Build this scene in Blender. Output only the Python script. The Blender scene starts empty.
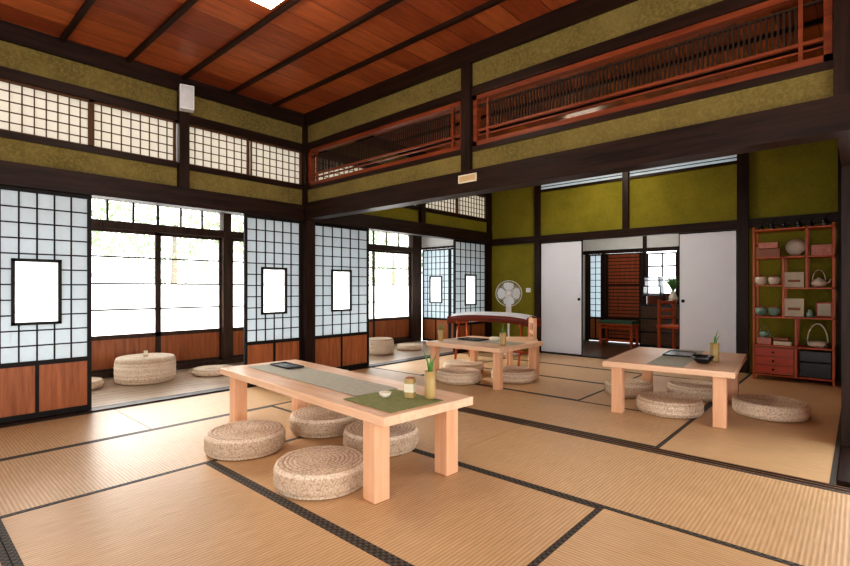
import bpy, math, random
from mathutils import Vector, Matrix
random.seed(7)
S=bpy.context.scene
XW=-4.75; YP=3.25; YB=6.97; CH=3.0; XO=-6.4; XR=-0.08
# ---------------------------------------------------------------- materials
def newmat(n):
    m=bpy.data.materials.new(n); m.use_nodes=True
    nt=m.node_tree; b=nt.nodes['Principled BSDF']; return m,nt,b
def L(nt,a,b): nt.links.new(a,b)
def coords(nt,scale=(1,1,1),rot=(0,0,0)):
    tc=nt.nodes.new('ShaderNodeTexCoord'); mp=nt.nodes.new('ShaderNodeMapping')
    mp.inputs['Scale'].default_value=scale; mp.inputs['Rotation'].default_value=rot
    L(nt,tc.outputs['Object'],mp.inputs['Vector']); return mp.outputs['Vector']
def noise(nt,vec,scale,detail=4,rough=.6):
    n=nt.nodes.new('ShaderNodeTexNoise'); n.inputs['Scale'].default_value=scale
    n.inputs['Detail'].default_value=detail; n.inputs['Roughness'].default_value=rough
    L(nt,vec,n.inputs['Vector']); return n.outputs['Fac']
def ramp(nt,fac,c0,c1,p0=.3,p1=.7):
    r=nt.nodes.new('ShaderNodeValToRGB'); e=r.color_ramp.elements
    e[0].color=(*c0,1); e[1].color=(*c1,1); e[0].position=p0; e[1].position=p1
    L(nt,fac,r.inputs['Fac']); return r.outputs['Color']
def bump(nt,b,h,strength=.3,dist=.01):
    bn=nt.nodes.new('ShaderNodeBump'); bn.inputs['Strength'].default_value=strength; bn.inputs['Distance'].default_value=dist
    L(nt,h,bn.inputs['Height']); L(nt,bn.outputs['Normal'],b.inputs['Normal'])
def plain(n,c,rough=.5,metal=0,spec=.5,var=.12,sc=8):
    m,nt,b=newmat(n)
    v=coords(nt); f=noise(nt,v,sc)
    L(nt,ramp(nt,f,tuple(x*(1-var) for x in c),tuple(min(1,x*(1+var)) for x in c)),b.inputs['Base Color'])
    b.inputs['Roughness'].default_value=rough; b.inputs['Metallic'].default_value=metal
    b.inputs['Specular IOR Level'].default_value=spec
    return m
def wood(n,c0,c1,axis='X',rough=.45,sc=1.0,spec=.4,bp=.1):
    m,nt,b=newmat(n)
    s={'X':(.7,9,9),'Y':(9,.7,9),'Z':(9,9,.7)}[axis]
    v=coords(nt,tuple(k*sc for k in s)); f=noise(nt,v,3.0,6,.65)
    L(nt,ramp(nt,f,c0,c1,.32,.68),b.inputs['Base Color'])
    b.inputs['Roughness'].default_value=rough; b.inputs['Specular IOR Level'].default_value=spec
    bump(nt,b,f,bp,.003); return m
DARK0=(.010,.0045,.003); DARK1=(.036,.016,.010)
darkX=wood('dark_wood_x',DARK0,DARK1,'X',.42,spec=.2); darkY=wood('dark_wood_y',DARK0,DARK1,'Y',.42,spec=.2); darkZ=wood('dark_wood_z',DARK0,DARK1,'Z',.42,spec=.2)
redX=wood('red_wood_x',(.14,.028,.010),(.28,.066,.022),'X',.4,spec=.25)
panelw=wood('shoji_kick_wood',(.23,.07,.022),(.43,.145,.05),'Z',.4)
tablew=wood('table_pine',(.70,.43,.26),(.84,.58,.40),'X',.34,sc=.8)
tablewz=wood('table_pine_z',(.66,.35,.19),(.78,.46,.28),'Z',.4,sc=.8)
shelfw=wood('shelf_redwood',(.42,.065,.018),(.60,.13,.035),'Z',.35,spec=.3)
kumiko=plain('kumiko_black',(.012,.010,.009),.5,spec=.2)
slat=plain('slat_brown',(.035,.018,.011),.5,spec=.2)
kumibr=plain('kumiko_brown',(.10,.045,.02),.5,spec=.2)
engw=wood('engawa_board',(.34,.24,.16),(.50,.38,.27),'Y',.32)
hallw=wood('hall_board',(.06,.03,.015),(.12,.06,.03),'X',.3)
white=plain('white_plastic',(.75,.75,.76),.4,var=.03)
whitewall=plain('white_plaster',(.72,.72,.70),.8,var=.04)
fus=plain('fusuma_paper',(.74,.77,.84),.7,var=.03,sc=2)
black=plain('black_lacquer',(.012,.012,.013),.25)
metal=plain('grey_metal',(.35,.35,.36),.35,metal=.8)
def plaster(n,c0,c1,c2):
    m,nt,b=newmat(n); v=coords(nt)
    f=noise(nt,v,2.6,9,.7); a=ramp(nt,f,c0,c1,.36,.64)
    g=noise(nt,v,45,4,.75); 
    mx=nt.nodes.new('ShaderNodeMix'); mx.data_type='RGBA'
    r=ramp(nt,g,(0,0,0),(1,1,1),.45,.75); L(nt,r,mx.inputs['Factor']); L(nt,a,mx.inputs['A']); mx.inputs['B'].default_value=(*c2,1)
    L(nt,mx.outputs['Result'],b.inputs['Base Color']); b.inputs['Roughness'].default_value=.85
    b.inputs['Specular IOR Level'].default_value=.12
    bump(nt,b,g,.6,.005); return m
green=plaster('green_plaster',(.130,.102,.030),(.205,.158,.050),(.27,.20,.070))
greenB=plaster('olive_plaster_bright',(.165,.148,.015),(.23,.20,.021),(.25,.215,.03))
def tatami(n,axis):
    m,nt,b=newmat(n); v=coords(nt)
    w=nt.nodes.new('ShaderNodeTexWave'); w.wave_type='BANDS'; w.bands_direction=axis
    w.inputs['Scale'].default_value=18; w.inputs['Distortion'].default_value=.4; w.inputs['Detail'].default_value=2; w.inputs['Detail Scale'].default_value=8
    L(nt,v,w.inputs['Vector'])
    v2=coords(nt,(3,40,1) if axis=='Y' else (40,3,1)); f=noise(nt,v2,2.5,4)
    c=ramp(nt,f,(.61,.385,.195),(.77,.515,.285),.3,.7)
    n2=noise(nt,v,1.1,3); c2=ramp(nt,n2,(.88,.88,.86),(1,1,1),.3,.65)
    m0=nt.nodes.new('ShaderNodeMix'); m0.data_type='RGBA'; m0.blend_type='MULTIPLY'; m0.inputs['Factor'].default_value=1
    L(nt,c,m0.inputs['A']); L(nt,c2,m0.inputs['B'])
    mx=nt.nodes.new('ShaderNodeMix'); mx.data_type='RGBA'; mx.blend_type='MULTIPLY'; mx.inputs['Factor'].default_value=.28
    L(nt,m0.outputs['Result'],mx.inputs['A']); L(nt,w.outputs['Color'],mx.inputs['B'])
    L(nt,mx.outputs['Result'],b.inputs['Base Color']); b.inputs['Roughness'].default_value=.42
    b.inputs['Specular IOR Level'].default_value=.45
    bump(nt,b,w.outputs['Fac'],.2,.002); return m
tatX=tatami('tatami_long_x','X'); tatY=tatami('tatami_long_y','Y')
def heri():
    m,nt,b=newmat('tatami_border'); v=coords(nt)
    c=nt.nodes.new('ShaderNodeTexChecker'); c.inputs['Scale'].default_value=60
    c.inputs['Color1'].default_value=(.028,.025,.025,1); c.inputs['Color2'].default_value=(.095,.08,.06,1)
    L(nt,v,c.inputs['Vector']); L(nt,c.outputs['Color'],b.inputs['Base Color']); b.inputs['Roughness'].default_value=.6
    b.inputs['Specular IOR Level'].default_value=.3
    return m
heri=heri()
def paper(n,c,tr,clear=0):
    m=bpy.data.materials.new(n); m.use_nodes=True; nt=m.node_tree; nt.nodes.clear()
    o=nt.nodes.new('ShaderNodeOutputMaterial'); d=nt.nodes.new('ShaderNodeBsdfDiffuse'); t=nt.nodes.new('ShaderNodeBsdfTranslucent')
    v=coords(nt); f=noise(nt,v,25); cc=ramp(nt,f,tuple(x*.96 for x in c),c)
    L(nt,cc,d.inputs['Color']); L(nt,cc,t.inputs['Color'])
    mx=nt.nodes.new('ShaderNodeMixShader'); mx.inputs[0].default_value=tr
    L(nt,d.outputs[0],mx.inputs[1]); L(nt,t.outputs[0],mx.inputs[2]); out=mx.outputs[0]
    if clear:
        tp=nt.nodes.new('ShaderNodeBsdfTransparent'); m2=nt.nodes.new('ShaderNodeMixShader'); m2.inputs[0].default_value=clear
        L(nt,out,m2.inputs[1]); L(nt,tp.outputs[0],m2.inputs[2]); out=m2.outputs[0]
    L(nt,out,o.inputs[0]); return m
shojip=paper('shoji_paper',(.70,.765,.80),.45)
frost=paper('frosted_glass',(.97,.99,1.0),.92)
pane=paper('milky_pane_glass',(.97,.99,1.0),.9,.6)
transp=paper('transom_paper',(.74,.72,.66),.32)
def glass():
    m=bpy.data.materials.new('window_glass'); m.use_nodes=True; nt=m.node_tree; nt.nodes.clear()
    o=nt.nodes.new('ShaderNodeOutputMaterial'); d=nt.nodes.new('ShaderNodeBsdfTransparent'); t=nt.nodes.new('ShaderNodeBsdfGlossy')
    t.inputs['Roughness'].default_value=.02
    mx=nt.nodes.new('ShaderNodeMixShader'); mx.inputs[0].default_value=.06
    L(nt,d.outputs[0],mx.inputs[1]); L(nt,t.outputs[0],mx.inputs[2]); L(nt,mx.outputs[0],o.inputs[0]); return m
glass=glass()
def emis(n,c,s):
    m,nt,b=newmat(n); b.inputs['Base Color'].default_value=(*c,1); b.inputs['Emission Color'].default_value=(*c,1); b.inputs['Emission Strength'].default_value=s; return m
lampm=emis('lamp_and_fill_diffuser',(1,.90,.76),24)  # front room lamp; also used by the added fill light behind the camera
fillb=emis('back_fill_diffuser',(1,.90,.76),34)  # added fill light for the back room, kept out of view
fillw=emis('hall_fill_diffuser',(1,.93,.85),26)  # added fill light that brightens the hall, no lamp seen there
def ceilmat():
    m,nt,b=newmat('ceiling_cedar')
    tc=nt.nodes.new('ShaderNodeTexCoord'); sp=nt.nodes.new('ShaderNodeSeparateXYZ'); L(nt,tc.outputs['Object'],sp.inputs[0])
    def mth(op,a,bv):
        n=nt.nodes.new('ShaderNodeMath'); n.operation=op
        L(nt,a,n.inputs[0]); 
        if isinstance(bv,(int,float)): n.inputs[1].default_value=bv
        else: L(nt,bv,n.inputs[1])
        return n.outputs[0]
    q=mth('MULTIPLY',sp.outputs['X'],1/.235); fl=nt.nodes.new('ShaderNodeMath'); fl.operation='FLOOR'; L(nt,q,fl.inputs[0])
    q2=mth('MULTIPLY',sp.outputs['Y'],1/.93); q2=mth('ADD',q2,-.011); fl2=nt.nodes.new('ShaderNodeMath'); fl2.operation='FLOOR'; L(nt,q2,fl2.inputs[0])
    cb=nt.nodes.new('ShaderNodeCombineXYZ'); L(nt,fl.outputs[0],cb.inputs[0]); L(nt,fl2.outputs[0],cb.inputs[1])
    wn=nt.nodes.new('ShaderNodeTexWhiteNoise'); wn.noise_dimensions='3D'; L(nt,cb.outputs[0],wn.inputs['Vector'])
    base=ramp(nt,wn.outputs['Value'],(.25,.052,.016),(.52,.155,.048),.0,1.0)
    v=coords(nt,(10,1.4,5)); f=noise(nt,v,2.2,7,.7)
    mx=nt.nodes.new('ShaderNodeMix'); mx.data_type='RGBA'; mx.blend_type='MULTIPLY'; mx.inputs['Factor'].default_value=.7
    L(nt,base,mx.inputs['A']); L(nt,ramp(nt,f,(.40,.36,.36),(1,1,1),.32,.62),mx.inputs['B'])
    fr=nt.nodes.new('ShaderNodeMath'); fr.operation='FRACT'; L(nt,q,fr.inputs[0])
    lt=mth('GREATER_THAN',fr.outputs[0],.03)
    mx2=nt.nodes.new('ShaderNodeMix'); mx2.data_type='RGBA'; L(nt,lt,mx2.inputs['Factor']); mx2.inputs['A'].default_value=(.06,.014,.005,1); L(nt,mx.outputs['Result'],mx2.inputs['B'])
    L(nt,mx2.outputs['Result'],b.inputs['Base Color']); b.inputs['Roughness'].default_value=.34; b.inputs['Specular IOR Level'].default_value=.35
    return m
ceilm=ceilmat()
def straw():
    m,nt,b=newmat('woven_straw')
    v=coords(nt)
    w=nt.nodes.new('ShaderNodeTexWave'); w.wave_type='RINGS'; w.rings_direction='Z'; w.inputs['Scale'].default_value=13; w.inputs['Distortion'].default_value=1.2; w.inputs['Detail'].default_value=1; w.inputs['Detail Scale'].default_value=12
    L(nt,v,w.inputs['Vector'])
    vo=nt.nodes.new('ShaderNodeTexVoronoi'); vo.inputs['Scale'].default_value=105; L(nt,v,vo.inputs['Vector'])
    c=ramp(nt,w.outputs['Fac'],(.62,.48,.35),(.80,.66,.51),.1,.6)
    c2=ramp(nt,vo.outputs['Distance'],(1,1,1),(.55,.50,.45),.3,.9)
    mx=nt.nodes.new('ShaderNodeMix'); mx.data_type='RGBA'; mx.blend_type='MULTIPLY'; mx.inputs['Factor'].default_value=.9
    L(nt,c,mx.inputs['A']); L(nt,c2,mx.inputs['B']); L(nt,mx.outputs['Result'],b.inputs['Base Color'])
    b.inputs['Roughness'].default_value=.7; b.inputs['Specular IOR Level'].default_value=.15
    bump(nt,b,vo.outputs['Distance'],.4,.004); return m
straw=straw()
leaf=plain('leaf_green',(.10,.24,.05),.5,var=.4,sc=20)
leafout=plain('garden_leaf',(.33,.43,.27),.7,var=.15,sc=3)
bark=plain('bark',(.3,.25,.2),.8)
gravel=plain('garden_gravel',(.75,.74,.70),.9,var=.1)
bamboo=wood('bamboo',(.30,.20,.07),(.48,.34,.14),'Z',.35)
clothg=plain('runner_grey_green',(.42,.42,.35),.85,var=.1,sc=30)
cloth2=plain('cloth_green',(.22,.24,.09),.85,var=.15,sc=30)
clothw=plain('cloth_white',(.62,.62,.66),.8,var=.05)
zred=wood('zither_red',(.09,.012,.008),(.20,.03,.015),'X',.25)
cream=plain('cream_ceramic',(.74,.68,.55),.35,var=.06)
greenfab=plain('green_cushion',(.03,.10,.055),.7)
cardm=plain('card_cream',(.72,.66,.50),.7,var=.08,sc=25)
pinkm=plain('box_pink',(.60,.26,.20),.6,var=.2,sc=40)
boxred=plain('box_brown',(.33,.13,.06),.5)
tealm=plain('celadon_glaze',(.22,.36,.30),.3)
# ---------------------------------------------------------------- builder
class B:
    def __init__(s): s.v=[];s.f=[];s.m=[];s.mats=[];s.sm=[]
    def mi(s,mat):
        if mat not in s.mats: s.mats.append(mat)
        return s.mats.index(mat)
    def raw(s,vs,fs,mat,M=None,smooth=False):
        o=len(s.v); k=s.mi(mat)
        for p in vs:
            p=Vector(p); s.v.append(tuple(M@p) if M else tuple(p))
        for f in fs: s.f.append([i+o for i in f]); s.m.append(k); s.sm.append(smooth)
        return s
    def box(s,x0,x1,y0,y1,z0,z1,mat,M=None):
        x0,x1=sorted((x0,x1)); y0,y1=sorted((y0,y1)); z0,z1=sorted((z0,z1))
        vs=[(x0,y0,z0),(x1,y0,z0),(x1,y1,z0),(x0,y1,z0),(x0,y0,z1),(x1,y0,z1),(x1,y1,z1),(x0,y1,z1)]
        fs=[(0,3,2,1),(4,5,6,7),(0,1,5,4),(1,2,6,5),(2,3,7,6),(3,0,4,7)]
        return s.raw(vs,fs,mat,M)
    def lathe(s,prof,mat,M=None,n=32,smooth=True,cap=True):
        vs=[];fs=[]
        for r,z in prof:
            for i in range(n):
                a=2*math.pi*i/n; vs.append((r*math.cos(a),r*math.sin(a),z))
        for j in range(len(prof)-1):
            for i in range(n):
                a=j*n+i;b=j*n+(i+1)%n; fs.append((a,b,b+n,a+n))
        if cap:
            fs.append(tuple(reversed(range(n)))); fs.append(tuple(range((len(prof)-1)*n,len(prof)*n)))
        return s.raw(vs,fs,mat,M,smooth)
    def tube(s,pts,r,mat,M=None,n=8,closed=False):
        pts=[Vector(p) for p in pts]; vs=[];fs=[]; N=len(pts)
        for i,p in enumerate(pts):
            if closed: d=pts[(i+1)%N]-pts[i-1]
            else: d=pts[min(i+1,N-1)]-pts[max(i-1,0)]
            d.normalize(); up=Vector((0,0,1)) if abs(d.z)<.9 else Vector((1,0,0))
            a=d.cross(up).normalized(); b=d.cross(a)
            rr=r[i] if isinstance(r,(list,tuple)) else r
            for k in range(n):
                t=2*math.pi*k/n; vs.append(p+a*rr*math.cos(t)+b*rr*math.sin(t))
        for i in range(N if closed else N-1):
            j=(i+1)%N
            for k in range(n): fs.append((i*n+k,i*n+(k+1)%n,j*n+(k+1)%n,j*n+k))
        if not closed: fs.append(tuple(reversed(range(n)))); fs.append(tuple(range((N-1)*n,N*n)))
        return s.raw(vs,fs,mat,M,True)
    def make(s,name,loc=(0,0,0),rz=0,bevel=0):
        me=bpy.data.meshes.new(name); me.from_pydata(s.v,[],s.f); me.validate(); 
        for m in s.mats: me.materials.append(m)
        if len(me.polygons)==len(s.m):
            me.polygons.foreach_set('material_index',s.m); me.polygons.foreach_set('use_smooth',s.sm)
        me.update()
        o=bpy.data.objects.new(name,me); S.collection.objects.link(o); o.location=loc; o.rotation_euler=(0,0,rz)
        if bevel:
            b=o.modifiers.new('bevel','BEVEL'); b.width=bevel; b.segments=2; b.limit_method='ANGLE'
        return o
def T(x,y,z,rz=0,rx=0,ry=0): return Matrix.Translation((x,y,z))@Matrix.Rotation(rz,4,'Z')@Matrix.Rotation(ry,4,'Y')@Matrix.Rotation(rx,4,'X')
def ubox(b,ax,p,d0,d1,u0,u1,z0,z1,mat):
    if ax=='Y': b.box(p+d0,p+d1,u0,u1,z0,z1,mat)
    else: b.box(u0,u1,p+d0,p+d1,z0,z1,mat)
# ---------------------------------------------------------------- floor
B().box(XW-.06,2.6,-2.6,YB+.06,-.16,-.05,engw).make('floor')
def mat_(x0,x1,y0,y1,along):
    b=B(); g=.003; x0+=g;x1-=g;y0+=g;y1-=g
    b.box(x0,x1,y0,y1,-.049,0,tatX if along=='X' else tatY)
    h=.025
    if along=='X':
        b.box(x0,x1,y0-.0015,y0+h,-.02,.0015,heri); b.box(x0,x1,y1-h,y1+.0015,-.02,.0015,heri)
    else:
        b.box(x0-.0015,x0+h,y0,y1,-.02,.0015,heri); b.box(x1-h,x1+.0015,y0,y1,-.02,.0015,heri)
    b.make('tatami_mat')
YN=3.205
c0,c1,c2=XW+.07,-3.79,-2.83
mat_(c0,c1,1.29,YN-.02,'Y'); mat_(c0,c1,-.62,1.29,'Y'); mat_(c0,c1,-2.5,-.62,'Y')
mat_(c1,-1.87,2.225,YN,'X'); mat_(-1.87,.05,2.225,YN,'X'); mat_(.05,1.96,2.225,YN,'X')
mat_(c1,c2,.315,2.225,'Y')
mat_(c2,-.91,1.27,2.225,'X'); mat_(c2,-.91,.315,1.27,'X')
mat_(-.91,.05,.315,2.225,'Y'); mat_(.05,1.0,.315,2.225,'Y'); mat_(1.0,1.96,.315,2.225,'Y')
mat_(c1,-1.87,-.64,.315,'X'); mat_(-1.87,.05,-.64,.315,'X'); mat_(.05,1.96,-.64,.315,'X')
mat_(c1,-1.87,-2.5,-.64,'X'); mat_(-1.87,.05,-2.5,-.64,'X')
# back room mats
y0=3.29; r=(YB-.05-y0)/4
xs=[XW+.07,-3.82,-2.87,-1.92,-.98,XR-.012]
mat_(xs[0],xs[2],y0+.035,y0+r,'X'); mat_(xs[2],xs[4],y0,y0+r,'X'); mat_(xs[4],xs[5],y0,y0+2*r,'Y')
mat_(xs[0],xs[1],y0+r,y0+3*r,'Y'); mat_(xs[1],xs[3],y0+r,y0+2*r,'X'); mat_(xs[3],xs[4],y0+r,y0+3*r,'Y')
mat_(xs[1],xs[3],y0+2*r,y0+3*r,'X'); mat_(xs[4],xs[5],y0+2*r,y0+4*r,'Y')
mat_(xs[0],xs[2],y0+3*r,y0+4*r,'X'); mat_(xs[2],xs[4],y0+3*r,y0+4*r,'X')
# threshold between rooms
b=B(); lightw=wood('threshold_wood',(.20,.09,.045),(.32,.17,.08),'X',.4)
b.box(XW+.07,1.96,YN+.002,y0-.002,-.05,0.0,lightw)
for k in (.022,.06): b.box(XW+.07,1.96,YN+k-.010,YN+k+.010,-.01,.002,kumiko)
b.make('door_threshold')
# ---------------------------------------------------------------- ceilings
def ceiling(nm,x0,x1,y0,y1,ys):
    b=B(); b.box(x0,x1,y0,y1,CH,CH+.06,ceilm)
    b.make(nm)
    b=B()
    for y in ys: b.box(x0+.1,x1-.02,y-.017,y+.017,CH-.03,CH-.001,darkX)
    b.make('trim_ceiling_batten')
ceiling('ceiling',XW-.06,2.6,-2.6,YP+.06,[2.80-.465*k for k in range(12)])
ceiling('ceiling_back_room',XW-.06,XR+.12,YP+.06,YB+.06,[YP+.42+.465*k for k in range(7)])
# ---------------------------------------------------------------- unseen wall behind the photographer, added to cut sky fill (wide gap left open)
b=B(); b.box(XW-.06,-2.9,-2.66,-2.6,-.05,CH,green); b.box(-2.9,1.6,-2.66,-2.6,2.1,CH,green); b.box(1.6,2.6,-2.66,-2.6,-.05,CH,green); b.make('wall_front_fill_cut')
b=B(); b.box(2.6,2.66,-2.6,YP,2.3,CH,green); b.make('wall_right_upper')
# ---------------------------------------------------------------- left wall upper
TZ0,TZ1=2.19,2.58
b=B()
b.box(XW-.06,XW,-2.5,YB,2.67,CH,green)
b.box(XW-.06,XW,-2.5,YP,1.95,2.15,green)
b.box(XW-.06,XW,YP,YB,1.95,2.15,greenB)
b.make('wall_left')
b=B()
b.box(XW-.08,XW+.035,-2.5,YB-.001,2.86,CH-.001,darkY)
b.box(XW-.08,XW+.02,-2.5,YB-.001,TZ1,2.66,darkY)
b.box(XW-.08,XW+.02,-2.5,YB-.001,2.14,TZ0,darkY)
b.box(XW-.08,XW+.05,-2.5,YB-.001,1.785,1.96,darkY)
b.make('trim_left_beams')
def transom(y0,y1,nm):
    b=B(); n=max(2,round((y1-y0)/.078)); 
    b.box(XW-.035,XW-.03,y0,y1,TZ0,TZ1,transp)
    b.box(XW-.045,XW-.005,y0,y0+.02,TZ0,TZ1,kumibr); b.box(XW-.045,XW-.005,y1-.02,y1,TZ0,TZ1,kumibr)
    b.box(XW-.045,XW-.005,y0,y1,TZ0,TZ0+.015,kumibr); b.box(XW-.045,XW-.005,y0,y1,TZ1-.015,TZ1,kumibr)
    for i in range(1,n): y=y0+(y1-y0)*i/n; b.box(XW-.029,XW-.018,y-.0035,y+.0035,TZ0,TZ1,kumibr)
    for i in range(1,5): z=TZ0+(TZ1-TZ0)*i/5; b.box(XW-.029,XW-.018,y0,y1,z-.0035,z+.0035,kumibr)
    b.make(nm)
tr=[(-1.5,-.25),(-.25,.48),(.48,1.149),(1.15,1.82),(1.92,2.55),(2.56,3.19),(3.35,4.2),(4.21,5.15),(5.25,6.07),(6.08,6.92)]
for i,(a,c) in enumerate(tr): transom(a,c,'window_transom_%d'%(i+1))
b=B()
for y in (1.87,5.20): b.box(XW-.085,XW+.06,y-.045,y+.045,1.96,2.86,darkZ)
b.box(XW-.085,XW+.07,YP-.06,YP+.07,-.05,CH-.001,darkZ)
b.box(XW-.085,XW+.04,YB-.1,YB-.001,-.05,CH-.001,darkZ)
b.make('trim_left_posts')
b=B(); b.box(XW-.08,XW+.065,-2.5,YP-.062,-.05,.012,darkY); b.box(XW-.08,XW+.065,YP+.072,YB-.102,-.05,.012,darkY); b.make('trim_left_sill')
# ---------------------------------------------------------------- shoji
def shoji(ax,p,u0,u1,z0,z1,nm='shoji_screen',sgn=1,cols=6,rows=11,win=True,kick=.42):
    b=B(); F=.028
    D=lambda a0,a1,ua,ub,za,zb,m: ubox(b,ax,p,*( (a0,a1) if sgn>0 else (-a1,-a0)),ua,ub,za,zb,m)
    D(-.015,.015,u0,u0+F,z0,z1,kumiko); D(-.015,.015,u1-F,u1,z0,z1,kumiko)
    D(-.015,.015,u0+F,u1-F,z1-F,z1,kumiko); D(-.015,.015,u0+F,u1-F,z0,z0+.04,kumiko)
    D(-.015,.015,u0+F,u1-F,kick,kick+.035,kumiko)
    um=(u0+u1)/2
    D(-.015,.012,um-.012,um+.012,z0+.04,kick,kumiko)
    D(-.006,.004,u0+F,um-.012,z0+.04,kick,panelw); D(-.006,.004,um+.012,u1-F,z0+.04,kick,panelw)
    gz0,gz1=kick+.035,z1-F; gu0,gu1=u0+F,u1-F
    W=(gu1-gu0); c=W/cols; rr=(gz1-gz0)/rows
    if win:
        wu0,wu1=um-.155,um+.155; wz0=.735; wz1=1.245
        D(-.017,.017,wu0,wu0+.022,wz0,wz1,kumiko); D(-.017,.017,wu1-.022,wu1,wz0,wz1,kumiko)
        D(-.017,.017,wu0,wu1,wz0,wz0+.022,kumiko); D(-.017,.017,wu0,wu1,wz1-.022,wz1,kumiko)
        D(-.002,.001,wu0,wu1,wz0,wz1,pane)
        D(-.004,-.001,gu0,wu0,gz0,gz1,shojip); D(-.004,-.001,wu1,gu1,gz0,gz1,shojip)
        D(-.004,-.001,wu0,wu1,gz0,wz0,shojip); D(-.004,-.001,wu0,wu1,wz1,gz1,shojip)
    else:
        wu0=wu1=wz0=wz1=None; D(-.004,-.001,gu0,gu1,gz0,gz1,shojip)
    t=.005
    for i in range(1,cols):
        u=gu0+c*i
        if win and wu0<u<wu1: D(0,.010,u-t,u+t,gz0,wz0,kumiko); D(0,.010,u-t,u+t,wz1,gz1,kumiko)
        else: D(0,.010,u-t,u+t,gz0,gz1,kumiko)
    for i in range(1,rows):
        z=gz0+rr*i
        if win and wz0<z<wz1: D(0,.008,gu0,wu0,z-t,z+t,kumiko); D(0,.008,wu1,gu1,z-t,z+t,kumiko)
        else: D(0,.008,gu0,gu1,z-t,z+t,kumiko)
    b.make(nm)
xs_=XW-.02
shoji('Y',xs_,-1.02,-.29,.014,1.784); shoji('Y',xs_,-.285,.43,.014,1.784)
shoji('Y',xs_,.435,1.15,.014,1.784)
shoji('Y',xs_,2.50,3.188,.014,1.784)
shoji('Y',xs_,3.325,4.21,.014,1.784)
shoji('Y',xs_,6.0,6.868,.014,1.784)
# ---------------------------------------------------------------- engawa
b=B()
n=12
b.box(XO,XW-.085,-2.5,YB,-.06,-.012,hallw)
for i in range(n):
    x=XO+ (XW-.085-XO)*i/n; x2=XO+(XW-.085-XO)*(i+1)/n
    b.box(x+.004,x2-.004,-2.5,YB,-.05,-.002,engw)
b.make('floor_veranda')
b=B(); b.box(XO-.35,XW-.086,-2.6,YB+.1,2.125,2.155,darkY); 
for k in range(14): b.box(XO-.3,XW-.086,-2.3+.7*k,-2.26+.7*k,2.095,2.125,darkX)
b.make('ceiling_veranda')
bounds=[-1.8,-.98,-.17,.63,1.43,2.235,3.04,3.14,3.85,4.8,5.77,6.72]
wfr=wood('window_frame_wood',(.035,.02,.014),(.08,.045,.03),'Z',.5,spec=.2)
b=B()
b.box(XO-.05,XO+.05,-2.5,YB,1.70,1.79,wfr); b.box(XO-.05,XO+.05,-2.5,YB,2.03,2.094,wfr); b.box(XO-.05,XO+.05,-2.5,YB,-.05,.06,wfr)
b.box(XO-.06,XO+.06,3.03,3.14,.06,2.03,wfr); b.box(XO-.06,XO+.06,6.72,YB,.06,2.03,wfr)
b.make('trim_veranda_frame')
k=0
for i in range(len(bounds)-1):
    a,c=bounds[i],bounds[i+1]
    if c-a<.2: continue
    k+=1; b=B(); px=XO+(.018 if k%2 else -.018)
    a+=.003;c-=.003
    b.box(px-.015,px+.015,a,a+.035,.062,1.698,wfr); b.box(px-.015,px+.015,c-.035,c,.062,1.698,wfr)
    b.box(px-.015,px+.015,a,c,1.66,1.698,wfr); b.box(px-.015,px+.015,a,c,.43,.48,wfr); b.box(px-.015,px+.015,a,c,.062,.10,wfr)
    b.box(px-.005,px+.005,a,c,.10,.43,panelw)
    for z in (1.38,1.07,.77): b.box(px-.008,px+.008,a,c,z-.009,z+.009,wfr)
    b.box(px-.002,px+.002,a+.03,c-.03,1.07,1.66,glass); b.box(px-.002,px+.002,a+.03,c-.03,.48,1.07,frost)
    b.make('window_%d'%k)
    b=B()
    nn=3
    for j in range(nn+1):
        y=a+(c-a)*j/nn; b.box(XO-.012,XO+.012,y-.01,y+.01,1.79,2.03,wfr)
    b.box(XO-.002,XO+.002,a,c,1.79,2.03,glass); b.make('window_upper_%d'%k)
# engawa end wall
b=B(); b.box(XO-.05,XW-.09,YB+.02,YB+.08,1.78,2.094,whitewall); b.box(XO+.06,XW-.09,YB,YB+.02,1.76,1.80,darkX); b.make('wall_veranda_end')
shoji('X',YB+.03,XO+.06,XO+.74,.0,1.758,sgn=-1); shoji('X',YB+.03,XO+.745,XW-.09,.0,1.758,sgn=-1)
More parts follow.
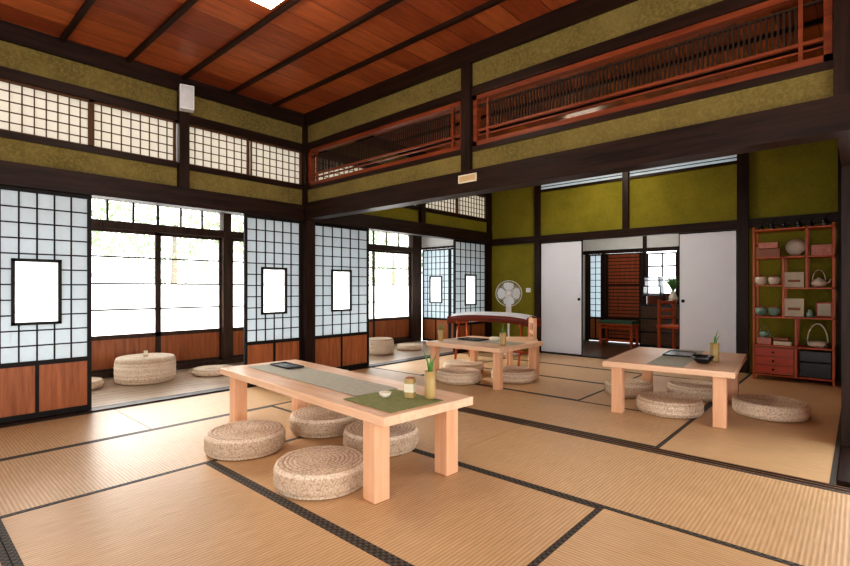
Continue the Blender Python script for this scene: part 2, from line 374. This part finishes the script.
# ---------------------------------------------------------------- partition with ranma
XE=1.96
b=B()
b.box(XW+.07,XE,YP-.03,YP+.03,1.95,2.16,green); b.box(XW+.07,XE,YP-.03,YP+.03,2.66,CH,green); b.make('wall_partition_upper')
b=B()
b.box(XW+.07,XE,YP-.075,YP+.075,1.80,1.98,darkX)
b.box(XW+.07,XE,YP-.065,YP+.065,2.86,CH-.001,darkX)
b.box(XW+.07,XE,YP-.045,YP+.045,2.59,2.665,darkX)
b.box(XW+.07,XE,YP-.045,YP+.045,2.135,2.175,darkX)
b.box(-2.455,-2.365,YP-.07,YP+.07,1.98,2.86,darkZ)
b.box(XR-.02,XR+.09,YP-.07,YP+.07,1.98,2.86,darkZ)
b.make('trim_partition_beams')
def ranma(x0,x1):
    b=B(); z0,z1=2.176,2.589; F=.035
    b.box(x0,x0+F,YP-.03,YP+.03,z0,z1,redX); b.box(x1-F,x1,YP-.03,YP+.03,z0,z1,redX)
    b.box(x0,x1,YP-.03,YP+.03,z0,z0+.04,redX); b.box(x0,x1,YP-.03,YP+.03,z1-.035,z1,redX)
    b.box(x0+F,x1-F,YP-.012,YP+.012,2.30,2.318,redX)
    b.box(x0+F,x1-F,YP-.012,YP+.012,2.262,2.272,redX)
    b.box(x0+F,x1-F,YP-.012,YP+.012,2.505,2.517,slat)
    n=int((x1-x0-.3)/.026)
    for i in range(n+1):
        x=x0+.15+(x1-x0-.3)*i/n
        b.box(x-.0055,x+.0055,YP-.005,YP+.005,2.318,2.505,slat)
    for x in (x0+.13,x1-.13): b.box(x-.01,x+.01,YP-.014,YP+.014,z0+.04,z1-.035,redX)
    b.make('ranma_transom_lattice')
ranma(XW+.075,-2.46); ranma(-2.36,XR-.025); ranma(XR+.095,XE-.05)
# ---------------------------------------------------------------- back wall
b=B(); FH=1.74
b.box(XW,-3.87,YB,YB+.06,-.05,FH,greenB)
b.box(-1.0,XR+.12,YB,YB+.06,-.05,FH,greenB)
b.box(XW,XR+.12,YB,YB+.06,FH+.1,2.57,greenB)
b.box(XW,XR+.12,YB,YB+.06,2.70,CH,greenB)
b.box(XW,-3.83,YB,YB+.06,2.57,2.70,greenB); b.box(-1.06,XR+.12,YB,YB+.06,2.57,2.70,greenB)
b.make('wall_back')
b=B()
b.box(XW+.04,XR,YB-.035,YB+.07,FH,FH+.11,darkX)
b.box(-3.8,-1.1,YB-.03,YB+.07,2.545,2.575,darkX); b.box(-3.8,-1.1,YB-.03,YB+.07,2.66,2.76,darkX)
b.box(-3.87,-3.78,YB-.045,YB+.08,-.05,CH-.001,darkZ); b.box(-1.115,-1.0,YB-.055,YB+.08,-.05,CH-.001,darkZ)
b.box(-2.49,-2.41,YB-.045,YB+.07,FH+.11,2.68,darkZ)
b.box(XR-.1,XR-.001,YB-.04,YB-.001,0,CH-.001,darkZ)
b.make('trim_back_frame')
b=B(); b.box(-3.78,-1.115,YB+.01,YB+.02,2.57,2.70,shojip)
b.box(-3.78,-1.115,YB,YB+.009,2.615,2.625,slat)
b.make('window_back_vent')
b=B(); b.box(-3.778,-1.117,YB-.03,YB+.07,-.05,.004,darkX); b.make('trim_back_sill')
def fusuma(x0,x1,y,hx):
    b=B(); b.box(x0,x1,y-.012,y+.012,.006,FH-.004,fus)
    for a,c in ((x0,x0+.010),(x1-.010,x1)): b.box(a,c,y-.015,y+.015,.006,FH-.004,black)
    b.box(x0,x1,y-.015,y+.015,.006,.022,black); b.box(x0,x1,y-.015,y+.015,FH-.018,FH-.004,black)
    b.lathe([(.022,0),(.022,.004),(.018,.006),(.016,.002)],black,T(hx,y-.012,.85,rx=math.pi/2),n=20)
    b.make('fusuma_sliding_door')
fusuma(-3.775,-3.09,YB+.0,-3.14); fusuma(-1.77,-1.12,YB+.0,-1.72)
# right wall of back room
b=B(); b.box(XR,XR+.1,4.2,YB,-.05,1.8,panelw); b.box(XR,XR+.1,YP+.075,YB,1.98,CH,greenB); b.make('wall_right')
b=B(); b.box(XR-.01,XR+.11,4.1,4.2,-.05,1.8,darkZ); b.box(XR-.01,XR+.11,YP+.076,YB-.06,1.8,1.98,darkY)
b.box(XR-.01,XR+.11,YP+.1,4.1,-.05,.01,darkY); b.make('trim_right_frame')
# ---------------------------------------------------------------- hall beyond
HY=9.3
b=B(); b.box(-4.6,.1,YB+.082,HY+.1,-.1,-.01,hallw); b.make('floor_hall')
b=B(); b.box(-4.6,.1,HY,HY+.06,1.72,2.5,whitewall); b.box(-2.38,.1,HY,HY+.06,-.01,1.72,whitewall); b.box(-4.6,-4.02,HY,HY+.06,-.01,1.72,whitewall)
b.make('wall_hall_back')
b=B(); b.box(-4.66,-4.6,YB+.082,HY,-.05,2.5,whitewall); b.make('wall_hall_left')
b=B(); b.box(.1,.16,YB+.082,HY,-.05,2.5,whitewall); b.make('wall_hall_right')
b=B(); b.box(-4.66,.16,YB+.082,HY+.06,2.5,2.55,whitewall); b.make('ceiling_hall')
b=B(); b.box(-4.5,.1,HY-.03,HY+.0,1.68,1.75,darkX)
for x in (-4.02,-3.69,-2.93,-2.36): b.box(x-.03,x+.03,HY-.04,HY,-.01,1.68,darkZ)
b.box(-2.96,-2.90,HY-.04,HY,1.75,2.5,darkZ)
b.make('trim_hall')
shoji('X',HY-.0,-3.988,-3.722,.0,1.678,sgn=-1,cols=2,rows=10,win=False)
doorw=wood('door_slat_wood',(.20,.045,.016),(.34,.085,.03),'Z',.4)
b=B(); b.box(-3.658,-2.962,HY+.002,HY+.03,.0,1.678,slat)
for i in range(24): z=.08+i*.066; b.box(-3.62,-3.0,HY-.012,HY+.002,z,z+.05,doorw)
for x in (-3.658,-3.03): b.box(x,x+.06,HY-.016,HY+.0,.0,1.678,darkZ)
for z in (.42,1.05): b.box(-3.6,-3.03,HY-.014,HY,z,z+.045,darkX)
b.make('door_slatted')
b=B(); b.box(-2.898,-2.392,HY+.01,HY+.02,.9,1.65,frost)
for z in (.9,1.15,1.4,1.63): b.box(-2.898,-2.392,HY-.01,HY+.01,z,z+.025,darkX)
for x in (-2.898,-2.65,-2.417): b.box(x,x+.025,HY-.01,HY+.01,.9,1.65,darkZ)
b.box(-2.898,-2.392,HY,HY+.04,0,.9,doorw)
b.make('window_hall')
b=B(); b.box(-2.88,-2.2,8.85,9.2,.0,.75,black); 
for j in range(3):
    b.box(-2.86,-2.55,8.84,8.85,.05+.23*j,.25+.23*j,hallw); b.box(-2.53,-2.22,8.84,8.85,.05+.23*j,.25+.23*j,hallw)
b.make('sideboard_cabinet',(0,0,-.01))
b=B()
for zz,w in ((0,.34),(.16,.30),(.32,.26)):
    b.box(-w/2,w/2,-.1,.1,zz+.14,zz+.16,black); 
    for sx in (-1,1): b.box(sx*w/2-.01*(1+sx),sx*w/2+.01*(1-sx),-.1,.1,zz,zz+.14,black)
b.make('stacked_shelf_rack',(-2.70,9.0,.741))
def vase(nm,x,y,z,m1,s=1,leaves=12,lm=None):
    b=B(); b.lathe([(.03*s,0),(.045*s,.03*s),(.05*s,.07*s),(.03*s,.12*s),(.024*s,.14*s),(.03*s,.15*s)],m1,n=20)
    for i in range(leaves):
        a=random.random()*6.28; h=(.1+.12*random.random())*s; r=(.03+.07*random.random())*s
        pts=[(0,0,.14*s),(r*.4*math.cos(a),r*.4*math.sin(a),.14*s+h*.6),(r*math.cos(a),r*math.sin(a),.14*s+h)]
        b.tube(pts,[.003*s,.008*s,.001],lm or leaf,n=5)
    b.make(nm,(x,y,z))
vase('potted_plant',-2.38,9.0,.741,cream,1.5,30)
def stand(nm,x0,x1,y0,y1,h,top,leg,cush=None,lt=.04):
    b=B(); b.box(x0,x1,y0,y1,h-.03,h,top)
    for x in (x0+.01,x1-.01-lt):
        for y in (y0+.01,y1-.01-lt): b.box(x,x+lt,y,y+lt,0,h-.03,leg)
    b.box(x0+.03,x1-.03,y0+.02,y0+.04,h-.09,h-.05,leg); b.box(x0+.03,x1-.03,y1-.04,y1-.02,h-.09,h-.05,leg)
    b.box(x0+.03,x1-.03,y0+.02,y0+.04,.10,.13,leg)
    if cush: b.box(x0+.005,x1-.005,y0+.005,y1-.005,h+.0,h+.05,cush)
    o=b.make(nm,(0,0,0),0,.004); o.location.z=-.01; return o
stand('hall_bench',-3.5,-2.9,8.55,8.9,.40,shelfw,shelfw,greenfab)
b=B()
for x in (-.2,.16):
    b.box(x,x+.04,-.2,-.16,0,.42,shelfw); b.box(x,x+.04,.16,.2,0,.85,shelfw)
b.box(-.21,.21,-.21,.21,.42,.46,shelfw)
for z in (.55,.66,.78): b.box(-.2,.2,.165,.19,z,z+.05,shelfw)
b.box(-.2,.2,-.19,-.17,.2,.23,shelfw)
b.make('wooden_chair',(-2.08,8.1,-.01),math.radians(70),.004)
# ---------------------------------------------------------------- display shelf
sx0,sx1,sy0,sy1=-.905,-.195,6.55,6.86; SH=1.70
b=B(); t=.02
for x in (sx0,sx1-t):
    for y in (sy0,sy1-t): b.box(x,x+t,y,y+t,0.0,SH,shelfw)
xm=sx0+.27; xr=sx0+.38
def sh(xa,xb,z): b.box(xa,xb,sy0,sy1,z-.014,z,shelfw)
sh(sx0,sx1,SH-.03); sh(sx0,sx1,1.36); sh(sx0,xm,1.05); sh(xm,sx1,1.02); sh(sx0,sx1,.70); sh(sx0,sx1,.38); sh(sx0,sx1,.06)
for y in (sy0,sy1-t):
    b.box(xm,xm+t,y,y+t,.70,1.36,shelfw); b.box(xm+.2,xm+.2+t,y,y+t,1.02,1.67,shelfw); b.box(xr,xr+t,y,y+t,.06,.70,shelfw)
for z in (1.5,.2): b.box(sx0+.002,sx0+.014,sy0+.02,sy1-.02,z,z+.02,shelfw)
drw=wood('drawer_red',(.38,.045,.016),(.52,.08,.03),'X',.3)
b.box(sx0+.02,xr-.002,sy0+.01,sy1-.01,.065,.36,boxred)
for j in range(3):
    z=.075+.095*j; b.box(sx0+.03,xr-.012,sy0-.004,sy0+.01,z,z+.085,drw)
    b.lathe([(.008,0),(.012,.014),(.006,.018)],black,T((sx0+xr)/2,sy0-.004,z+.043,rx=math.pi/2),n=12)
b.make('display_shelf',(0,0,.003))
def ib(nm,x0,x1,z0,z1,m,d=.12,y=6.62): 
    q=B(); q.box(x0,x1,y,y+d,z0+.004,z1,m); q.box(x0+.006,x1-.006,y-.003,y,z0+.01,z1-.008,m); return q.make(nm,bevel=.003)
ib('wooden_tea_box',-.88,-.66,1.36,1.46,boxred); ib('wooden_tea_box',-.86,-.68,1.462,1.53,pinkm); ib('gift_box',-.39,-.22,1.36,1.48,pinkm)
ib('gift_box',-.87,-.74,.38,.46,pinkm); ib('gift_box',-.72,-.56,.38,.43,cardm); ib('gift_box',-.72,-.58,.435,.47,boxred)
ib('black_lacquer_box',-.49,-.225,.06,.22,black); ib('black_lacquer_box',-.49,-.225,.225,.34,black)
def card(nm,x,z,w,h):
    q=B(); q.box(-w/2,w/2,-.004,.004,0,h,cardm,T(x,6.66,z+.006,rx=-.15)); q.box(-w/2+.01,w/2-.01,-.03,.03,0,.006,boxred,T(x,6.66,z+.004))
    q.box(-w/2+.03,w/2-.03,-.005,-.004,h*.35,h*.5,boxred,T(x,6.66,z+.006,rx=-.15)); q.make(nm)
card('printed_booklet',-.54,1.02,.17,.17); card('printed_booklet',-.54,.70,.17,.2)
q=B(); q.lathe([(.085,0),(.09,.006),(.03,.012),(.0,.012)],cream,T(-.53,6.70,1.47,rx=math.pi/2-.15),n=28); q.box(-.57,-.49,6.66,6.73,1.364,1.385,boxred); q.make('display_plate')
def cups(x,z,n=2,d=.125,m=cream):
    for i in range(n):
        q=B(); q.lathe([(.03,0),(.05,.02),(.058,.06),(.055,.09),(.05,.09),(.045,.03),(.0,.02)],m,n=24); q.lathe([(.052,.09),(.03,.105),(.008,.11),(.01,.122)],boxred,n=20)
        q.make('lidded_tea_cup',(x+(i-.5)*d,6.68,z+.004))
cups(-.78,1.05); cups(-.78,.70,m=tealm)
q=B(); q.box(-.07,.07,-.008,.008,0,.16,shelfw,T(-.29,6.76,.706,rx=-.1)); q.box(-.055,.055,-.010,-.008,.015,.145,cardm,T(-.29,6.76,.706,rx=-.1)); q.make('framed_picture')
def teapot(nm,x,z,s,m,hh=.12,y=6.70):
    q=B(); q.lathe([(.03*s,0),(.06*s,.02*s),(.07*s,.05*s),(.05*s,.085*s),(.02*s,.095*s),(.01*s,.11*s)],m,n=24)
    q.tube([(.055*s,0,.04*s),(.085*s,0,.06*s),(.1*s,0,.09*s)],[.012*s,.009*s,.006*s],m)
    q.tube([(math.cos(a)*.055*s,0,.07*s+math.sin(a)*hh*s) for a in [math.pi*i/12 for i in range(13)]],.005*s,m)
    q.make(nm,(x,y,z+.004))
teapot('ceramic_teapot',-.33,1.02,1.0,cream); teapot('ceramic_teapot',-.81,.471-.013,.7,tealm,y=6.67)
q=B(); q.lathe([(.06,0),(.085,.015),(.09,.06),(.085,.06),(.08,.02),(.0,.012)],cream,n=28)
q.tube([(math.cos(a)*.086,0,.05+math.sin(a)*.2) for a in [math.pi*i/16 for i in range(17)]],.007,cream); q.make('hoop_handle_basket',(-.34,6.70,.384))
q=B(); q.lathe([(.02,0),(.035,.02),(.03,.055),(.015,.075),(.017,.085)],tealm,n=20); q.make('small_vase',(-.40,6.62,.704))
for i,(x,s) in enumerate([(-.84,1.0),(-.74,1.2),(-.63,1.1),(-.5,1.3),(-.4,1.1),(-.28,1.4)]):
    q=B(); q.lathe([(.022*s,0),(.03*s,.01),(.016*s,.035*s),(.02*s,.05*s),(.005,.065*s)],black,n=14)
    q.tube([(0,0,.05*s),(.01,0,.08*s),(.03*s,0,.10*s)],[.006,.005,.002],black); q.make('cast_iron_figurine',(x,6.70,SH-.0265))
# ---------------------------------------------------------------- cushions
def cushion(x,y,d=.5,h=.125,z=.0,nm='woven_straw_cushion'):
    R=d/2; prof=[(.001,0),(R*.86,0)]
    er=min(.042,h*.4); nr=max(3,round(h/.028)); M_=nr*6
    for i in range(M_+1):
        a=-math.pi/2+math.pi*i/M_
        ca=abs(math.cos(a))**.6; sa=math.copysign(abs(math.sin(a))**.8,math.sin(a))
        rr=R-er+er*ca-.004*abs(math.cos(math.pi*nr*i/M_))**3; zz=h/2+(h/2)*sa
        prof.append((rr,max(zz,.0)))
    k=9
    for i in range(1,k*4):
        rr=(R-er)*(1-i/(k*4)); prof.append((rr,h+.002*math.cos(i*math.pi/2)-.006*(1-rr/R)))
    prof.append((.001,h-.006))
    B().lathe(prof,straw,n=56).make(nm,(x,y,z+.002),random.random()*6)
for x,y in [(-2.90,1.53),(-2.88,2.12),(-2.30,2.14),(-2.10,1.53)]: cushion(x,y,.49)
for x,y,d in [(-3.27,4.2,.5),(-3.6,4.72,.5),(-2.86,4.66,.5)]: cushion(x,y,d,.12)
for x,y,d in [(-.54,4.75,.52),(-1.17,4.32,.50),(-1.15,5.1,.5),(-1.66,4.78,.44)]: cushion(x,y,d,.12)
cushion(-5.85,1.92,.60,.27,0,'woven_straw_pouf'); cushion(-5.9,1.3,.46,.08); cushion(-5.75,2.62,.46,.07)
cushion(-5.55,5.15,.42,.24,0,'woven_straw_pouf'); cushion(-5.6,5.85,.42,.08)
b=B(); b.box(-.02,.02,-.006,.006,0,.06,cardm); b.box(-.025,.025,-.015,.015,0,.008,boxred); b.make('name_card',(-5.85,1.92,.271),1.2)
# ---------------------------------------------------------------- tables
def table(cx,cy,rz,Lx,Ly,lx,ly,h=.43,leg=.10,th=.045,ox=0):
    b=B(); b.box(-Lx/2+ox,Lx/2+ox,-Ly/2,Ly/2,h-th,h,tablew)
    for sx in (-1,1):
        for sy in (-1,1):
            b.box(sx*lx-leg/2,sx*lx+leg/2,sy*ly-leg/2,sy*ly+leg/2,0,h-th,tablewz)
    return b.make('low_wooden_table',(cx,cy,.0018),rz,.004)
C1=(-2.52,1.89); R1=math.radians(-4.2); table(*C1,R1,1.92,.62,.80,.245,leg=.093,ox=-.02)
def on(cx,cy,rz,u,v): return (cx+u*math.cos(rz)-v*math.sin(rz), cy+u*math.sin(rz)+v*math.cos(rz))
H=.433
def runner(nm,c,rz,u0,u1,v0,v1,m,z=H):
    b=B(); N=24; vs=[];fs=[]
    for i in range(N+1):
        for j in (0,1):
            u=u0+(u1-u0)*i/N; v=(v0,v1)[j]; vs.append((u,v,.003+.0008*math.sin(i*1.7+j)))
    for i in range(N): a=i*2; fs.append((a,a+2,a+3,a+1))
    b.raw(vs,fs,m); o=b.make(nm,(c[0],c[1],z),rz); md=o.modifiers.new('s','SOLIDIFY'); md.thickness=.002; return o
runner('table_runner',C1,R1,-.86,.50,-.15,.15,clothg)
runner('green_cloth',C1,R1,.51,.90,-.24,.12,cloth2)
def cup(nm,x,y,z,r,h,m,plant=True):
    b=B(); b.lathe([(r*.94,0),(r,h*.1),(r*.96,h*.5),(r,h),(r*.85,h),(r*.85,h*.5),(.001,h*.45)],m,n=24)
    if plant:
        for i in range(8):
            a=random.random()*6.28; hh=h*(.25+.5*random.random()); rr=.01+.04*random.random()
            b.tube([(0,0,h*.5),(rr*.4*math.cos(a),rr*.4*math.sin(a),h+hh*.5),(rr*math.cos(a),rr*math.sin(a),h+hh)],[.0015,.004,.001],leaf,n=5)
    b.make(nm,(x,y,z))
x,y=on(*C1,R1,.83,.09); cup('bamboo_cup_plant',x,y,H+.006,.03,.145,bamboo)
x,y=on(*C1,R1,.74,.03)
b=B(); b.box(-.025,.025,-.022,.022,0,.10,bamboo); b.box(-.027,.027,-.024,.024,.03,.075,cardm); b.box(-.02,.02,-.018,.018,.10,.108,boxred); b.make('tea_packet_box',(x,y,H+.006),.4,.002)
x,y=on(*C1,R1,.64,-.06)
b=B(); b.lathe([(.02,0),(.03,.012),(.034,.026),(.03,.026),(.026,.014),(.001,.01)],cream,n=20); b.make('tea_bowl',(x,y,H+.006))
x,y=on(*C1,R1,-.66,.06)
def tray(nm,x,y,z,w,d,rz=0):
    b=B(); b.box(-w/2,w/2,-d/2,d/2,0,.006,black)
    for a,c in ((-w/2,-w/2+.006),(w/2-.006,w/2)): b.box(a,c,-d/2,d/2,.006,.012,black)
    for a,c in ((-d/2,-d/2+.006),(d/2-.006,d/2)): b.box(-w/2,w/2,a,c,.006,.012,black)
    b.make(nm,(x,y,z),rz)
tray('serving_tray',x,y,H+.006,.28,.13,R1)
# table 2 & 3
C2=(-3.13,4.49); table(*C2,0,.98,.88,.42,.37,h=.42,leg=.075)
H2=.423
runner('table_runner',C2,0,-.45,.45,-.12,.12,clothg,z=H2)
cup('bamboo_cup_plant',-2.78,4.32,H2+.001,.035,.13,bamboo); tray('serving_tray',-3.3,4.5,H2+.006,.3,.2)
cup('bamboo_cup_plant',-3.53,4.2,H2+.001,.03,.12,bamboo)
b=B(); b.lathe([(.03,0),(.05,.02),(.055,.05),(.05,.05),(.04,.02),(.001,.01)],cream,n=20); b.make('tea_bowl',(-3.0,4.5,H2+.006))
C3=(-1.17,4.58); R3=math.radians(5); table(*C3,R3,.92,1.22,.36,.52,h=.42,leg=.085)
runner('table_runner',C3,R3+math.pi/2,-.58,.58,-.13,.13,clothg,z=.423)
tray('serving_tray',-1.2,4.75,.429,.22,.36,R3)
b=B(); b.lathe([(.04,0),(.06,.02),(.08,.06),(.075,.06),(.05,.02),(.001,.012)],black,n=28); b.make('black_tea_bowl',(-.93,4.34,.423))
cup('bamboo_cup_plant',-.88,4.5,.423,.034,.15,bamboo)
# ---------------------------------------------------------------- zither on stand
b=B(); Lz=1.28; N=20; vs=[];fs=[]
prof=[(-.16,0)]+[(-.16*math.cos(math.pi*j/8),.085+.04*math.sin(math.pi*j/8)) for j in range(9)]+[(.16,0)]; P=len(prof)
def ze(u): return -.05*abs(2*u/Lz)**3
for i in range(N+1):
    u=-Lz/2+Lz*i/N
    for p in prof: vs.append((u,p[0],p[1]+ze(u)))
for i in range(N):
    for j in range(P-1): a=i*P+j; fs.append((a,a+1,a+P+1,a+P))
    fs.append((i*P+P-1,i*P,i*P+P,i*P+2*P-1))
fs.append(tuple(range(P))); fs.append(tuple(reversed(range(N*P,N*P+P))))
b.raw(vs,fs,zred,T(0,0,.56),True)
vs=[];fs=[];cp=[(p[0]*1.02,p[1]+.006) for p in prof[1:-1]]; P2=len(cp)
for i in range(N-1):
    u=-Lz/2+Lz*(i+1)/N
    for p in cp: vs.append((u,p[0],p[1]+ze(u)))
for i in range(N-2):
    for j in range(P2-1): a=i*P2+j; fs.append((a,a+1,a+P2+1,a+P2))
b.raw(vs,fs,clothw,T(0,0,.56),True)
for u in (-.48,.48):
    for sy in (-1,1):
        b.tube([(u,sy*.2,.012),(u,sy*.1,.54)],.016,shelfw)
    b.box(u-.015,u+.015,-.16,.16,.515,.555,shelfw); b.box(u-.01,u+.01,-.17,.17,.15,.18,shelfw)
b.box(-.48,.48,-.012,.012,.155,.18,shelfw)
b.make('zither_on_stand',(-3.76,5.58,.002),math.radians(6))
b=B()
for x in (-.16,.12):
    b.box(x,x+.04,-.16,-.12,0,.38,tablewz); b.box(x,x+.04,.12,.16,0,.66,tablewz)
b.box(-.17,.17,-.17,.17,.38,.41,tablew); b.box(-.16,.16,.125,.15,.46,.50,tablewz); b.box(-.16,.16,.125,.15,.59,.65,tablewz)
b.make('wooden_chair',(-3.07,5.17,.002),math.radians(-50),.004)
# ---------------------------------------------------------------- fan
b=B(); b.lathe([(.19,0),(.19,.015),(.15,.03),(.03,.045),(.025,.06)],white,n=36); b.lathe([(.016,.05),(.016,.80)],white,n=14)
b.box(-.04,.04,-.035,.035,.62,.78,white)
M=T(0,0,.93,rx=math.pi/2-.08)
b.lathe([(.05,-.14),(.06,-.10),(.06,-.02),(.02,0)],white,M,n=24)
def ring(r,z,t=.003,n=40): b.tube([(r*math.cos(2*math.pi*i/n),r*math.sin(2*math.pi*i/n),z) for i in range(n)],t,white,M,n=5,closed=True)
for r,z in ((.2,.045),(.198,.03),(.198,.06),(.14,.095),(.07,.105),(.13,-.02)): ring(r,z,.004 if r>.19 else .0025)
for i in range(44):
    a=2*math.pi*i/44; c,s=math.cos(a),math.sin(a)
    b.tube([(.03*c,.03*s,.108),(.1*c,.1*s,.102),(.165*c,.165*s,.085),(.2*c,.2*s,.045),(.16*c,.16*s,0),(.06*c,.06*s,-.03)],.0016,white,M,n=4)
b.lathe([(.03,.1),(.035,.108),(.02,.114)],white,M,n=20)
fb=plain('fan_blade',(.70,.76,.80),.3,var=.02)
for k in range(4):
    a0=k*math.pi/2; vs=[];fs=[]
    for i in range(7):
        r=.03+.145*i/6; w=.3+.42*math.sin(math.pi*min(1,i/6*.8+.1))
        for j,(da,dz) in enumerate(((-w,.01),(0,.035),(w,.06))): vs.append((r*math.cos(a0+da),r*math.sin(a0+da),dz))
    for i in range(6):
        for j in range(2): a=i*3+j; fs.append((a,a+1,a+4,a+3))
    b.raw(vs,fs,fb,M,True)
b.lathe([(.03,-.02),(.03,.07),(.015,.08)],white,M,n=20)
b.make('standing_fan',(-4.08,6.5,.002),math.radians(35))
# ---------------------------------------------------------------- small wall things
b=B(); b.box(0,.10,-.06,.06,0,.22,white); b.box(.10,.105,-.05,.05,.01,.21,plain('speaker_grille',(.6,.6,.6),.6)); b.box(-.03,0,-.02,.02,.08,.16,metal); 
b.make('wall_speaker',(XW+.07,1.88,2.66),-.3,.006)
b=B(); b.box(0,.05,-.04,.04,0,.07,white); b.lathe([(.015,0),(.015,.02),(.01,.03)],black,T(.05,0,.035,ry=math.pi/2),n=16); b.make('security_camera',(XW+.070,YP-.02,1.86),0,.004)
b=B(); b.box(-.09,.09,-.012,0,0,.065,cardm); b.box(-.08,.08,-.014,-.012,.01,.055,plain('plaque_face',(.55,.38,.2),.5)); b.make('wooden_plaque',(-2.38,YP-.0745,1.88))
b=B(); b.box(-.04,.04,-.01,0,0,.07,white); b.box(-.012,.012,-.014,-.01,.02,.05,white); b.make('light_switch',(-4.0,YB-.000,.95))
def lamp_or_fill(x,y,z=CH,m=lampm):
    b=B(); b.box(-.22,.22,-.22,.22,-.06,-.03,white); b.box(-.2,.2,-.2,.2,-.10,-.06,m); b.box(-.03,.03,-.03,.03,-.03,0,white); b.make('ceiling_lamp_and_fill',(x,y,z))
lamp_or_fill(-2.76,1.54); lamp_or_fill(-.6,-.3); lamp_or_fill(-2.6,6.0,CH,fillb); lamp_or_fill(-2.9,8.1,2.5,fillw)  # first is the visible lamp; the other three are unseen fill lights, added
# ---------------------------------------------------------------- garden
b=B(); b.box(-30,XO-.06,-16,22,-.7,-.6,gravel); b.make('ground_garden')
def tree(x,y,h,r,n):
    b=B(); b.tube([(0,0,-.6),(.1,.05,h*.5),(0,.1,h)],[.12,.09,.05],bark)
    vs=[];fs=[]
    for i in range(n):
        v=Vector((random.gauss(0,1),random.gauss(0,1),random.gauss(0,.8))); v.normalize(); v*=r*(.5+.5*random.random()); v.z+=h
        s=.07+.07*random.random(); u=Vector((random.gauss(0,1),random.gauss(0,1),random.gauss(0,1))).normalized(); w=u.cross(v).normalized()
        k=len(vs); vs+= [v,v+u*s+w*s*.35,v+u*2*s,v+u*s-w*s*.35]; fs.append((k,k+1,k+2,k+3))
    b.raw(vs,fs,leafout); b.make('garden_tree',(x,y,0))
for x,y,h,r in [(-14,2.6,2.6,1.7),(-15,5.6,2.9,1.9),(-14.5,8.5,2.7,1.7),(-16,0,3,1.8),(-15,12.5,2.8,1.9),(-17,16.5,3.0,2.1)]: tree(x,y,h,r,1600)
# ---------------------------------------------------------------- light
w=bpy.data.worlds.new('World'); S.world=w; w.use_nodes=True; nt=w.node_tree; bg=nt.nodes['Background']
bg.inputs['Color'].default_value=(.98,.985,1,1); bg.inputs['Strength'].default_value=3.6
sl=bpy.data.lights.new('sun','SUN'); sl.energy=12.0; sl.angle=math.radians(30); sl.color=(1,.95,.88)
so=bpy.data.objects.new('sun',sl); S.collection.objects.link(so)
d=Vector((.85,.02,-.44)); so.rotation_euler=d.to_track_quat('-Z','Y').to_euler()
# ---------------------------------------------------------------- camera
cd=bpy.data.cameras.new('camera'); cam=bpy.data.objects.new('camera',cd); S.collection.objects.link(cam)
cam.location=(0,0,1.02); cam.rotation_euler=(math.pi/2,0,math.radians(41.9)); cd.sensor_width=36; cd.lens=36*485/850; cd.shift_y=5/850; cd.clip_start=.05
S.camera=cam
S.view_settings.view_transform='Standard'; S.view_settings.exposure=0.03
try: S.view_settings.look='Medium High Contrast'
except Exception as e:
    print('LOOKERR',e)
